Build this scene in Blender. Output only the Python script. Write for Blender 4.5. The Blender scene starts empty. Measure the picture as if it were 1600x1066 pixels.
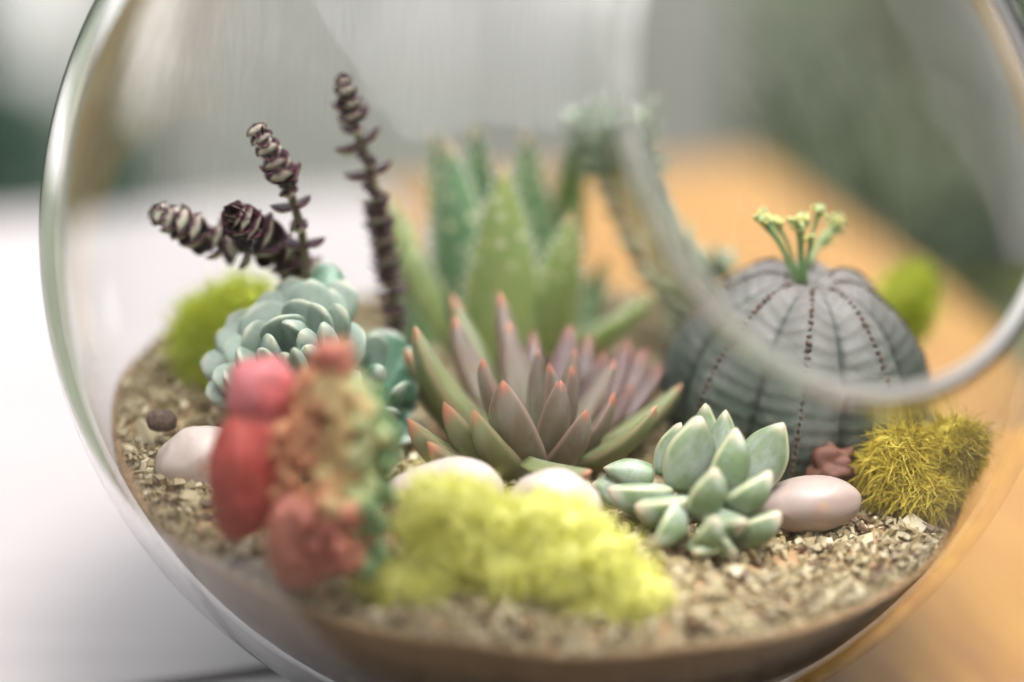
import bpy, bmesh, math, random
import numpy as np
from mathutils import Vector, Matrix, noise

scene = bpy.context.scene
col = scene.collection
rnd = random.Random(11)
rng = np.random.default_rng(5)
rad = math.radians

# ------------------------------------------------------------------ camera
BOWL_R = 0.100                      # outer radius of the glass globe
BOWL_Z = 0.093                      # its centre above the table
CAM = Vector((-0.0087, -0.45520, 0.23217))
PITCH = rad(19.4)
cam_data = bpy.data.cameras.new("camera")
cam_data.sensor_width = 36.0
cam_data.lens = 85.0
cam_data.clip_start = 0.02
cam_data.clip_end = 400.0
cam_data.dof.use_dof = True
cam_data.dof.focus_distance = 0.459
cam_data.dof.aperture_fstop = 2.8
cam_ob = bpy.data.objects.new("camera", cam_data)
cam_ob.location = CAM
cam_ob.rotation_euler = (math.pi / 2 - PITCH, 0, 0)
col.objects.link(cam_ob)
scene.camera = cam_ob

# ------------------------------------------------------------------ sky, sun, exposure
SUN_EL, SUN_AZ = rad(77), rad(135)   # azimuth measured from +Y towards +X
world = bpy.data.worlds.new("World")
scene.world = world
world.use_nodes = True
wn, wl = world.node_tree.nodes, world.node_tree.links
wn.clear()
sky = wn.new("ShaderNodeTexSky")
sky.sky_type = 'NISHITA'
sky.sun_disc = False
sky.sun_elevation = SUN_EL
sky.sun_rotation = SUN_AZ
sky.air_density = 1.0
sky.dust_density = 3.0
hs = wn.new("ShaderNodeHueSaturation")          # thin cloud: the blue is mostly washed out
hs.inputs["Saturation"].default_value = 0.10
bg = wn.new("ShaderNodeBackground")
bg.inputs["Strength"].default_value = 0.15
wo = wn.new("ShaderNodeOutputWorld")
wl.new(sky.outputs[0], hs.inputs["Color"])
wl.new(hs.outputs[0], bg.inputs["Color"])
wl.new(bg.outputs[0], wo.inputs["Surface"])

sun = bpy.data.lights.new("sun", 'SUN')
sun.energy = 0.75
sun.angle = rad(22)
sun.color = (1.0, 0.95, 0.88)
sun_ob = bpy.data.objects.new("sun", sun)
sd = Vector((math.sin(SUN_AZ) * math.cos(SUN_EL), math.cos(SUN_AZ) * math.cos(SUN_EL), math.sin(SUN_EL)))
sun_ob.rotation_euler = sd.to_track_quat('Z', 'Y').to_euler()
sun_ob.location = sd * 3
col.objects.link(sun_ob)

vs = scene.view_settings
vs.view_transform = 'Standard'
vs.look = 'None'
vs.gamma = 1.0
vs.exposure = 1.98
cy = scene.cycles
cy.use_denoising = True
cy.max_bounces = 20
cy.diffuse_bounces = 4
cy.glossy_bounces = 6
cy.transmission_bounces = 16
cy.caustics_reflective = False
cy.caustics_refractive = True
cy.blur_glossy = 0.6
cy.sample_clamp_indirect = 12.0

# ------------------------------------------------------------------ helpers
FW = Vector((0, math.cos(PITCH), -math.sin(PITCH)))
UP = Vector((0, math.sin(PITCH), math.cos(PITCH)))
FPX = 85.0 / 36.0 * 1600.0
def ray(px, py):
    return (FW * FPX + Vector((1, 0, 0)) * (px - 800) - UP * (py - 533)).normalized()
def W(px, py, y):
    """point of the place seen at (px, py) of the photograph, y metres behind the bowl's centre"""
    d = ray(px, py)
    return CAM + d * ((y - CAM.y) / d.y)
def on_plane(px, py, p0, nrm, h=0.0):
    d = ray(px, py)
    t = ((Vector(p0) + Vector(nrm) * h - CAM).dot(nrm)) / d.dot(nrm)
    return CAM + d * t
PX = 0.0001215                      # one photograph pixel at the bowl, in metres

def tag(o, label=None, cat=None, group=None, kind=None):
    if label: o["label"] = label
    if cat: o["category"] = cat
    if group: o["group"] = group
    if kind: o["kind"] = kind
    return o
def empty(name, loc, label, cat, group=None):
    o = bpy.data.objects.new(name, None)
    o.empty_display_size = 0.01
    o.location = loc
    col.objects.link(o)
    return tag(o, label, cat, group)
def link(name, mesh, parent=None, matrix=None):
    """link a mesh as one object; matrix is in world space"""
    o = bpy.data.objects.new(name, mesh)
    col.objects.link(o)
    if parent is not None:
        o.parent = parent
        base = Matrix.Translation(parent.location) if parent.parent is None else Matrix.Translation(parent.parent.location) @ parent.matrix_basis
        m = matrix if matrix is not None else Matrix.Identity(4)
        o.matrix_basis = base.inverted() @ m
    elif matrix is not None:
        o.matrix_basis = matrix
    return o
def mesh_from(name, verts, faces, mat=None, smooth=True, attrs=None):
    me = bpy.data.meshes.new(name)
    me.from_pydata([tuple(v) for v in verts], [], [tuple(f) for f in faces])
    if attrs:
        for k, v in attrs.items():
            a = me.attributes.new(k, 'FLOAT', 'POINT')
            a.data.foreach_set('value', np.asarray(v, dtype=np.float32))
    if mat: me.materials.append(mat)
    if smooth:
        me.polygons.foreach_set('use_smooth', [True] * len(me.polygons))
    me.update()
    return me

# ------------------------------------------------------------------ material helpers
class NT:
    def __init__(self, name):
        self.m = bpy.data.materials.new(name)
        self.m.use_nodes = True
        self.n, self.l = self.m.node_tree.nodes, self.m.node_tree.links
        self.p = self.n["Principled BSDF"]
    def attr(self, name):
        a = self.n.new("ShaderNodeAttribute"); a.attribute_name = name
        return a.outputs["Fac"]
    def coord(self, kind="Object"):
        return self.n.new("ShaderNodeTexCoord").outputs[kind]
    def mapping(self, vec, scale=(1, 1, 1), rot=(0, 0, 0), loc=(0, 0, 0)):
        m = self.n.new("ShaderNodeMapping")
        m.inputs["Scale"].default_value = scale
        m.inputs["Rotation"].default_value = rot
        m.inputs["Location"].default_value = loc
        self.l.new(vec, m.inputs["Vector"])
        return m.outputs[0]
    def noise(self, vec, scale, detail=3, rough=0.55, out="Fac"):
        t = self.n.new("ShaderNodeTexNoise")
        t.inputs["Scale"].default_value = scale
        t.inputs["Detail"].default_value = detail
        t.inputs["Roughness"].default_value = rough
        if vec is not None: self.l.new(vec, t.inputs["Vector"])
        return t.outputs[out]
    def math(self, op, a, b=None, clamp=False):
        m = self.n.new("ShaderNodeMath"); m.operation = op; m.use_clamp = clamp
        for i, v in enumerate((a, b)):
            if v is None: continue
            if isinstance(v, (int, float)): m.inputs[i].default_value = v
            else: self.l.new(v, m.inputs[i])
        return m.outputs[0]
    def ramp(self, fac, lo, hi):
        m = self.n.new("ShaderNodeMapRange"); m.clamp = True
        m.inputs["From Min"].default_value = lo
        m.inputs["From Max"].default_value = hi
        self.l.new(fac, m.inputs["Value"])
        return m.outputs[0]
    def mix(self, fac, a, b, blend='MIX'):
        m = self.n.new("ShaderNodeMix"); m.data_type = 'RGBA'; m.blend_type = blend
        if isinstance(fac, (int, float)): m.inputs[0].default_value = fac
        else: self.l.new(fac, m.inputs[0])
        for i, v in ((6, a), (7, b)):
            if isinstance(v, tuple): m.inputs[i].default_value = (*v, 1)
            else: self.l.new(v, m.inputs[i])
        return m.outputs[2]
    def colour(self, c):
        if isinstance(c, tuple): self.p.inputs["Base Color"].default_value = (*c, 1)
        else: self.l.new(c, self.p.inputs["Base Color"])
    def bump(self, h, strength=0.3, dist=0.001):
        b = self.n.new("ShaderNodeBump")
        b.inputs["Strength"].default_value = strength
        b.inputs["Distance"].default_value = dist
        self.l.new(h, b.inputs["Height"])
        self.l.new(b.outputs[0], self.p.inputs["Normal"])
    def set(self, **k):
        for a, v in k.items():
            self.p.inputs[a.replace("_", " ")].default_value = v
        return self
    def sss(self, w, r=(0.4, 1.0, 0.25), scale=0.002):
        self.p.inputs["Subsurface Weight"].default_value = w
        self.p.inputs["Subsurface Radius"].default_value = r
        self.p.inputs["Subsurface Scale"].default_value = scale

def leaf_material(name, base, tip, edge, under=None, tip_lo=0.8, edge_lo=0.9, rough=0.45, mottled=0.25, sss=0.15, second=None, bloom=0.0):
    t = NT(name)
    info = t.n.new("ShaderNodeObjectInfo").outputs["Random"]
    co = t.coord("Object")
    nz = t.noise(co, 5.0, 4)
    c = base
    if second: c = t.mix(t.ramp(t.math('ADD', t.attr("along"), t.math('MULTIPLY', info, 0.35)), 0.25, 0.95), second, c)
    dark = tuple(x * 0.62 for x in base)
    c = t.mix(t.math('MULTIPLY', t.ramp(nz, 0.35, 0.7), mottled), c, dark)
    if under: c = t.mix(t.ramp(t.attr("upper"), 0.45, 0.55), under, c)
    if bloom: c = t.mix(t.math('MULTIPLY', t.ramp(t.noise(co, 2.2, 5), 0.4, 0.7), bloom), c, (0.55, 0.58, 0.58))
    c = t.mix(t.math('MULTIPLY', t.ramp(t.noise(co, 13.0, 3), .66, .73), .55), c, (0.26, 0.17, 0.10))
    c = t.mix(t.ramp(t.attr("edge"), edge_lo, 1.0), c, edge)
    tf = t.ramp(t.math('ADD', t.attr("along"), t.math('MULTIPLY', info, 0.06)), tip_lo, 1.0)
    c = t.mix(t.math('POWER', tf, 1.3), c, tip)
    c = t.mix(t.math('MULTIPLY', info, 0.25), c, (0.03, 0.05, 0.03))
    t.colour(c)
    t.set(Roughness=rough)
    t.sss(sss)
    t.bump(t.noise(co, 28.0, 3), 0.12, 0.0004)
    return t.m

# ------------------------------------------------------------------ leaf shapes
def curve_table(tab, s):
    xs = [a for a, _ in tab]; ys = [b for _, b in tab]
    for i in range(len(xs) - 1):
        if s <= xs[i + 1]:
            u = (s - xs[i]) / (xs[i + 1] - xs[i])
            # monotone smooth interpolation
            m0 = (ys[i + 1] - ys[i - 1]) / (xs[i + 1] - xs[i - 1]) if i > 0 else (ys[1] - ys[0]) / (xs[1] - xs[0])
            m1 = (ys[i + 2] - ys[i]) / (xs[i + 2] - xs[i]) if i + 2 < len(xs) else (ys[i + 1] - ys[i]) / (xs[i + 1] - xs[i])
            h = xs[i + 1] - xs[i]
            return max(0.0, ys[i] * (2*u**3 - 3*u**2 + 1) + m0 * h * (u**3 - 2*u**2 + u) + ys[i + 1] * (-2*u**3 + 3*u**2) + m1 * h * (u**3 - u**2))
    return ys[-1]
def leaf_mesh(name, mat, wtab, thick, ttab, bulge=0.1, cup=0.0, top=0.4, keel=0.0, nu=16, nv=14, teeth=0, tooth=0.09, twist=0.0, side=0.0):
    """unit length along +Y, unit width along X, upper face +Z; thickness and bulge are shares of the length"""
    V, F, al, ed, upv = [], [], [], [], []
    for i in range(nu + 1):
        s = i / nu
        s = s ** 0.9 if s < 1 else 1.0
        w = max(curve_table(wtab, s), 0.012); th = thick * max(curve_table(ttab, s), 0.02)
        zc = -bulge * 4 * s * (1 - s) + bulge * 0.0
        tw = twist * s
        for j in range(nv):
            a = 2 * math.pi * j / nv
            ca, sa = math.cos(a), math.sin(a)
            x = 0.5 * w * ca * (1.0 if abs(ca) < 0.99 else 1.0)
            z = 0.5 * th * (sa * top if sa > 0 else sa * (1 + keel * (1 - abs(ca)) ** 2))
            z += cup * w * ca * ca
            z2 = z * math.cos(tw) + x * 0.25 * math.sin(tw)
            V.append((x * math.cos(tw) + side * 4 * s * (1 - s), s, zc + z2))
            al.append(s); ed.append(abs(ca) if w > 0.02 else 1.0); upv.append(0.5 + 0.5 * sa)
    for i in range(nu):
        for j in range(nv):
            a = i * nv + j; b = i * nv + (j + 1) % nv
            F.append((a, b, b + nv, a + nv))
    F.append(tuple(reversed(range(nv))))
    F.append(tuple(nu * nv + j for j in range(nv)))
    if teeth:
        for k in range(teeth):
            s = 0.12 + 0.84 * (k + 0.5) / teeth
            w = curve_table(wtab, s); zc = -bulge * 4 * s * (1 - s) + cup * w
            ds = 0.45 / teeth * 0.55
            for sg in (-1, 1):
                n0 = len(V)
                q = tooth * (0.6 + 0.4 * (1 - s))
                for (dx, dy, dz) in ((-0.02, -ds, 0.006), (-0.02, ds, 0.006), (-0.02, 0, -0.012), (q, ds * 0.9, 0.0)):
                    V.append((sg * (0.5 * w + dx), s + dy, zc + dz)); al.append(s); ed.append(2.0); upv.append(0.5)
                t4 = [(0, 1, 3), (1, 2, 3), (2, 0, 3), (0, 2, 1)]
                for f in t4:
                    F.append(tuple(n0 + q2 for q2 in (f if sg > 0 else f[::-1])))
    return mesh_from(name, V, F, mat, True, {"along": al, "edge": ed, "upper": upv})
def leaf_matrix(B, T, upv, width):
    Y = (T - B); L = Y.length; Y = Y / L
    Z = upv - Y * upv.dot(Y)
    if Z.length < 1e-5: Z = Vector((0, -1, 0.3))
    Z.normalize()
    X = Y.cross(Z)
    m = Matrix(((X.x * width, Y.x * L, Z.x * L, B.x), (X.y * width, Y.y * L, Z.y * L, B.y), (X.z * width, Y.z * L, Z.z * L, B.z), (0, 0, 0, 1)))
    return m
def tube_mesh(name, mat, pts, radii, nv=10, cap=True):
    V, F = [], []
    n = len(pts)
    for i, p in enumerate(pts):
        d = (pts[min(i + 1, n - 1)] - pts[max(i - 1, 0)]).normalized()
        x = d.cross(Vector((0.3, 0.9, 0.1))).normalized(); y = d.cross(x)
        for j in range(nv):
            a = 2 * math.pi * j / nv
            V.append(p + (x * math.cos(a) + y * math.sin(a)) * radii[i])
    for i in range(n - 1):
        for j in range(nv):
            F.append((i*nv + j, i*nv + (j+1) % nv, (i+1)*nv + (j+1) % nv, (i+1)*nv + j))
    if cap:
        F.append(tuple(reversed(range(nv)))); F.append(tuple((n-1)*nv + j for j in range(nv)))
    return mesh_from(name, V, F, mat)
def smooth_path(pts, n):
    out = []
    k = len(pts) - 1
    for i in range(n + 1):
        t = i / n * k
        a = min(int(t), k - 1); u = t - a
        p0 = pts[max(a - 1, 0)]; p1 = pts[a]; p2 = pts[a + 1]; p3 = pts[min(a + 2, k)]
        out.append(0.5 * ((2 * p1) + (p2 - p0) * u + (2*p0 - 5*p1 + 4*p2 - p3) * u*u + (3*p1 - p0 - 3*p2 + p3) * u**3))
    return out
def ico(sub):
    bm = bmesh.new(); bmesh.ops.create_icosphere(bm, subdivisions=sub, radius=1.0)
    V = np.array([v.co[:] for v in bm.verts]); F = [tuple(v.index for v in f.verts) for f in bm.faces]
    bm.free(); return V, F
ICO = {k: ico(k) for k in (1, 2, 3, 4, 5)}
def blob(name, mat, c, r, rot=None, amp=0.08, freq=1.2, sub=4, seed=0.0, power=1.0):
    """an uneven rounded body with semi-axes r round the point c (world coordinates kept in the mesh, about c)"""
    V, F = ICO[sub]
    out = []
    for v in V:
        v = Vector(v)
        n = noise.noise(v * freq + Vector((seed, seed * 1.7, -seed))) + 0.4 * noise.noise(v * freq * 2.3 + Vector((seed, 3, 1)))
        k = 1 + amp * n
        out.append(Vector((v.x * r[0], v.y * r[1], v.z * r[2])) * k)
    if rot is not None:
        out = [rot @ v for v in out]
    return mesh_from(name, out, F, mat)

# ================================================================== SETTING
# ---- ground
g = NT("lawn")
co = g.coord("Object")
c1 = g.mix(g.ramp(g.noise(co, 1.1, 4), 0.35, 0.65), (0.08, 0.09, 0.065), (0.13, 0.14, 0.10))
c1 = g.mix(g.ramp(g.noise(co, 35, 3), 0.4, 0.7), c1, (0.06, 0.075, 0.04))
g.colour(c1); g.set(Roughness=0.9)
g.bump(g.noise(co, 60, 3), 0.6, 0.02)
GZ = -0.74
ground = link("ground", mesh_from("ground", [(-90, -60, GZ), (90, -60, GZ), (90, 120, GZ), (-90, 120, GZ)], [(0, 1, 2, 3)], g.m, False))
tag(ground, kind="structure")
g = NT("path_concrete")
co = g.coord("Object")
g.colour(g.mix(g.ramp(g.noise(co, 2.0, 5), 0.3, 0.7), (0.24, 0.235, 0.22), (0.34, 0.33, 0.315)))
g.set(Roughness=0.85)
g.bump(g.noise(co, 80, 3), 0.3, 0.004)
path = link("path", mesh_from("path", [(-14, 3.75, GZ + .004), (14, 3.75, GZ + .004), (14, 6.4, GZ + .004), (-14, 6.4, GZ + .004)], [(0, 1, 2, 3)], g.m, False))
tag(path, kind="structure")

g = NT("added_dark_ground")  # unseen dark ground added to tone down the lawn's reflection in the globe
co = g.coord("Object")
g.colour(g.mix(g.ramp(g.noise(co, 9.0, 5), 0.3, 0.7), (0.055, 0.038, 0.026), (0.11, 0.08, 0.055)))
g.set(Roughness=0.9)
g.bump(g.noise(co, 40, 4), 0.6, 0.02)
added_ground = link("added_ground_sheet", mesh_from("added_ground_sheet", [(-3, -4, GZ + .004), (3, -4, GZ + .004), (3, 1.1, GZ + .004), (-3, 1.1, GZ + .004)], [(0, 1, 2, 3)], g.m, False))
tag(added_ground, kind="structure")

# ---- the table
TY = rad(16)
T0 = Vector((0.083, 0.409, 0.0)); TU = Vector((math.cos(TY), math.sin(TY), 0)); TV = Vector((math.sin(TY), -math.cos(TY), 0))
wood = NT("golden_wood")
co = wood.mapping(wood.coord("Object"), (1, 1, 1), (0, 0, -TY))
gr = wood.noise(wood.mapping(co, (240, 14, 60)), 1.0, 6, 0.6)
big = wood.noise(wood.mapping(co, (42, 6.0, 10)), 1.0, 3)
c1 = wood.mix(wood.ramp(gr, 0.36, 0.66), (0.32, 0.175, 0.042), (0.215, 0.105, 0.026))
c1 = wood.mix(wood.math('MULTIPLY', wood.ramp(big, 0.45, 0.75), 0.55), c1, (0.27, 0.125, 0.05))
c1 = wood.mix(wood.math('MULTIPLY', wood.ramp(wood.noise(co, 130, 4), 0.58, 0.74), 0.55), c1, (0.22, 0.12, 0.07))
wood.colour(c1); wood.set(Roughness=0.55, Specular_IOR_Level=0.2)
wood.bump(gr, 0.25, 0.0008)
white = NT("white_painted_board")
co = white.coord("Object")
c1 = white.mix(white.ramp(white.noise(white.mapping(co, (10, 120, 10)), 1.0, 5), 0.3, 0.75), (0.29, 0.262, 0.26), (0.255, 0.231, 0.229))
white.colour(c1); white.set(Roughness=0.45)
white.bump(white.noise(co, 220, 3), 0.12, 0.0006)
dark_metal = NT("table_frame_paint"); dark_metal.colour((0.12, 0.12, 0.12)); dark_metal.set(Roughness=0.5)
table = empty("table", T0 + TU * -0.17 + TV * 0.21 + Vector((0, 0, GZ)), "small outdoor table topped with white boards and one golden wood plank under the glass globe", "table")
def slab(name, u0, u1, v0, v1, z0, z1, mat, bevel=0.0012):
    bm = bmesh.new()
    vs8 = []
    for z in (z0, z1):
        for (u, v) in ((u0, v0), (u1, v0), (u1, v1), (u0, v1)):
            p = T0 + TU * u + TV * v; vs8.append(bm.verts.new((p.x, p.y, z)))
    for f in ((0, 1, 2, 3), (7, 6, 5, 4), (0, 4, 5, 1), (1, 5, 6, 2), (2, 6, 7, 3), (3, 7, 4, 0)):
        bm.faces.new([vs8[i] for i in f])
    bmesh.ops.recalc_face_normals(bm, faces=bm.faces)
    if bevel:
        bmesh.ops.bevel(bm, geom=list(bm.edges), offset=bevel, segments=2, affect='EDGES', profile=0.5)
    me = bpy.data.meshes.new(name); bm.to_mesh(me); bm.free(); me.materials.append(mat)
    return link(name, me, table)
UB = -0.147; VS = 0.356
p = slab("plank", UB + 0.0006, 0.0, 0.0, 0.413, -0.024, 0.0, wood.m); p["label"] = "golden brown wooden plank"
p = slab("plank", -0.312, UB - 0.0006, 0.0, VS - 0.0011, -0.024, 0.0, white.m); p["label"] = "white painted board"
p = slab("plank", -0.312, UB - 0.0006, VS + 0.0011, 0.413, -0.024, -0.0004, white.m); p["label"] = "white painted board in front of the seam"
slab("apron", -0.27, -0.04, 0.05, 0.085, -0.09, -0.0245, dark_metal.m)
slab("apron", -0.27, -0.04, 0.345, 0.37, -0.09, -0.0245, dark_metal.m)
for (u, v) in ((-0.055, 0.03), (-0.298, 0.03), (-0.055, 0.345), (-0.298, 0.345)):
    slab("leg", u - 0.005, u + 0.045, v, v + 0.05, GZ, -0.0245, dark_metal.m)

# ---- weathered fence beyond the table
fw_ = NT("weathered_grey_wood")
co = fw_.coord("Object")
gr = fw_.noise(fw_.mapping(co, (30, 30, 2.5)), 1.0, 5)
c1 = fw_.mix(fw_.ramp(gr, 0.3, 0.7), (0.50, 0.485, 0.46), (0.37, 0.36, 0.34))
c1 = fw_.mix(fw_.math('MULTIPLY', fw_.n.new("ShaderNodeObjectInfo").outputs["Random"], 0.5), c1, (0.30, 0.30, 0.29))
fw_.colour(c1); fw_.set(Roughness=0.85); fw_.bump(gr, 0.4, 0.003)
FY = 1.75
fence = empty("board_fence", (-0.17, FY, GZ), "weathered grey fence panel of upright boards behind the table", "fence")
def box_mesh(name, sx, sy, sz, mat, bevel=0.004):
    bm = bmesh.new(); bmesh.ops.create_cube(bm, size=1.0)
    for v in bm.verts: v.co = Vector((v.co.x * sx, v.co.y * sy, v.co.z * sz))
    bmesh.ops.bevel(bm, geom=list(bm.edges), offset=bevel, segments=2, affect='EDGES', profile=0.5)
    me = bpy.data.meshes.new(name); bm.to_mesh(me); bm.free(); me.materials.append(mat); return me
bme = box_mesh("fence_board", 0.088, 0.02, 0.98, fw_.m)
for k in range(6):
    o = link("board", bme, fence, Matrix.Translation((-0.36 + k * 0.103 + rnd.uniform(-.004, .004), FY + rnd.uniform(-.003, .003), GZ + 0.53 + rnd.uniform(-.01, .01))))
rme = box_mesh("fence_rail", 0.66, 0.035, 0.06, fw_.m)
for z in (0.2, 0.82):
    link("rail", rme, fence, Matrix.Translation((-0.105, FY + 0.031, GZ + z)))

# ---- shrubs and hedge
def foliage_mat(name, a, b):
    t = NT(name)
    r = t.n.new("ShaderNodeNewGeometry").outputs["Random Per Island"]
    t.colour(t.mix(r, a, b)); t.set(Roughness=0.55); return t.m
def leaf_cloud(name, mat, lobes, count, size, parent):
    """many small leaf-sized faces spread through and over the lobes"""
    V = np.zeros((count * 4, 3)); F = np.arange(count * 4).reshape(-1, 4)
    for i in range(count):
        c, r = lobes[rnd.randrange(len(lobes))]
        d = Vector((rnd.gauss(0, 1), rnd.gauss(0, 1), rnd.gauss(0, 1))).normalized()
        q = rnd.uniform(0.55, 1.08) ** 0.7
        n = 1 + 0.3 * noise.noise(d * 2.4 + Vector(c))
        p = Vector(c) + Vector((d.x * r[0], d.y * r[1], d.z * r[2])) * q * n
        x = Vector((rnd.gauss(0, 1), rnd.gauss(0, 1), rnd.gauss(0, .6))).normalized()
        y = x.cross(Vector((rnd.gauss(0, 1), rnd.gauss(0, 1), rnd.gauss(0, 1)))).normalized()
        s = size * rnd.uniform(0.6, 1.3)
        for k, (a, b) in enumerate(((0, -1), (0.45, 0), (0, 1), (-0.45, 0))):
            V[i * 4 + k] = p + x * a * s + y * b * s
    me = bpy.data.meshes.new(name); me.from_pydata(V.tolist(), [], F.tolist()); me.materials.append(mat)
    return link(name, me, parent, None if parent is None else Matrix.Identity(4))
bark = NT("bark"); bark.colour((0.10, 0.075, 0.055)); bark.set(Roughness=0.9)
def shrub(loc, lobes, count, size, mat, label, cat="shrub", name="shrub", group=None):
    e = empty(name, loc, label, cat, group)
    lw = [((loc[0] + c[0], loc[1] + c[1], loc[2] + c[2]), r) for c, r in lobes]
    leaf_cloud("foliage", mat, lw, count, size, e)
    for k in range(4):
        c = lw[k % len(lw)][0]
        b = Vector(loc) + Vector((rnd.uniform(-.05, .05), rnd.uniform(-.05, .05), -0.01))
        pts = smooth_path([b, b.lerp(Vector(c), .5) + Vector((rnd.uniform(-.05, .05), 0, .05)), Vector(c)], 6)
        link("stem", tube_mesh("stem", bark.m, pts, [0.02 * (1 - i / 9) for i in range(7)], 6), e)
    return e
m_dark = foliage_mat("dark_green_foliage", (0.025, 0.065, 0.05), (0.07, 0.12, 0.075))
m_mid = foliage_mat("olive_foliage", (0.17, 0.21, 0.13), (0.27, 0.31, 0.20))
shrub((-0.62, 2.3, GZ), [((-.16, 0, .3), (.2, .25, .3)), ((-.2, .1, .62), (.2, .2, .28)), ((-.03, 0, .16), (.22, .2, .18))], 5200, 0.028, m_dark,
      "dark green shrub at the far left beyond the white boards")
shrub((0.75, 2.5, GZ), [((-.42, .1, .3), (.30, .25, .36)), ((-.30, 0, .3), (.30, .25, .34)), ((0.05, .05, .34), (.34, .28, .36)), ((.45, 0, .34), (.38, .25, .4)), ((.6, 0, .7), (.38, .25, .3)), ((-.15, 0, .68), (.3, .2, .24)), ((.25, 0, .72), (.3, .2, .25))], 11000, 0.028, m_mid,
      "olive green hedge beyond the golden end of the table", "hedge", "hedge")

# unseen hedges added to keep bright sky out of the globe's reflections
def added_hedge(cx, cy, sx, sy, h, label):
    e = empty("added_hedge", (cx, cy, GZ), label, "hedge", "added unseen hedges that darken reflections in the globe")
    bm = bmesh.new(); bmesh.ops.create_cube(bm, size=1.0)
    bmesh.ops.subdivide_edges(bm, edges=list(bm.edges), cuts=11, use_grid_fill=True)
    for v in bm.verts:
        p = Vector((v.co.x * sx, v.co.y * sy, (v.co.z + .5) * h))
        n = noise.noise(p * 1.7) * .14 + noise.noise(p * 5.0) * .05
        v.co = Vector((cx, cy, GZ)) + p + Vector((v.co.x, v.co.y, max(v.co.z, 0))) * 2 * n
    me = bpy.data.meshes.new("hedge_core"); bm.to_mesh(me); bm.free(); me.materials.append(m_dark)
    link("crown", me, e)
    V, F = [], []
    for i in range(3500):
        ax_ = rnd.choice((0, 1)); sg = rnd.choice((-1, 1))
        q = [rnd.uniform(-.5, .5), rnd.uniform(-.5, .5), rnd.uniform(0, 1)]
        if rnd.random() < .2: q[2] = 1.0
        else: q[ax_] = .5 * sg
        p = Vector((cx + q[0] * sx, cy + q[1] * sy, GZ + q[2] * h)) + Vector((rnd.gauss(0, .09), rnd.gauss(0, .09), rnd.gauss(0, .09)))
        p.z = max(p.z, GZ + .05)
        x = Vector((rnd.gauss(0, 1), rnd.gauss(0, 1), rnd.gauss(0, 1))).normalized(); y = x.orthogonal().normalized()
        b = len(V); V += [p - x * .06, p + y * .03, p + x * .06, p - y * .03]; F.append((b, b + 1, b + 2, b + 3))
    link("foliage", mesh_from("hedge_foliage", V, F, m_dark, False), e)["kind"] = "stuff"
added_hedge(-3.1, -0.4, .8, 7.0, 3.6, "tall unseen hedge added on the left to darken reflections in the globe")
added_hedge(3.4, -0.4, .8, 7.0, 3.7, "tall unseen hedge added on the right to darken reflections in the globe")
added_hedge(0.1, -3.6, 7.6, .8, 3.5, "tall unseen hedge added behind the viewer to darken reflections in the globe")

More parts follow.
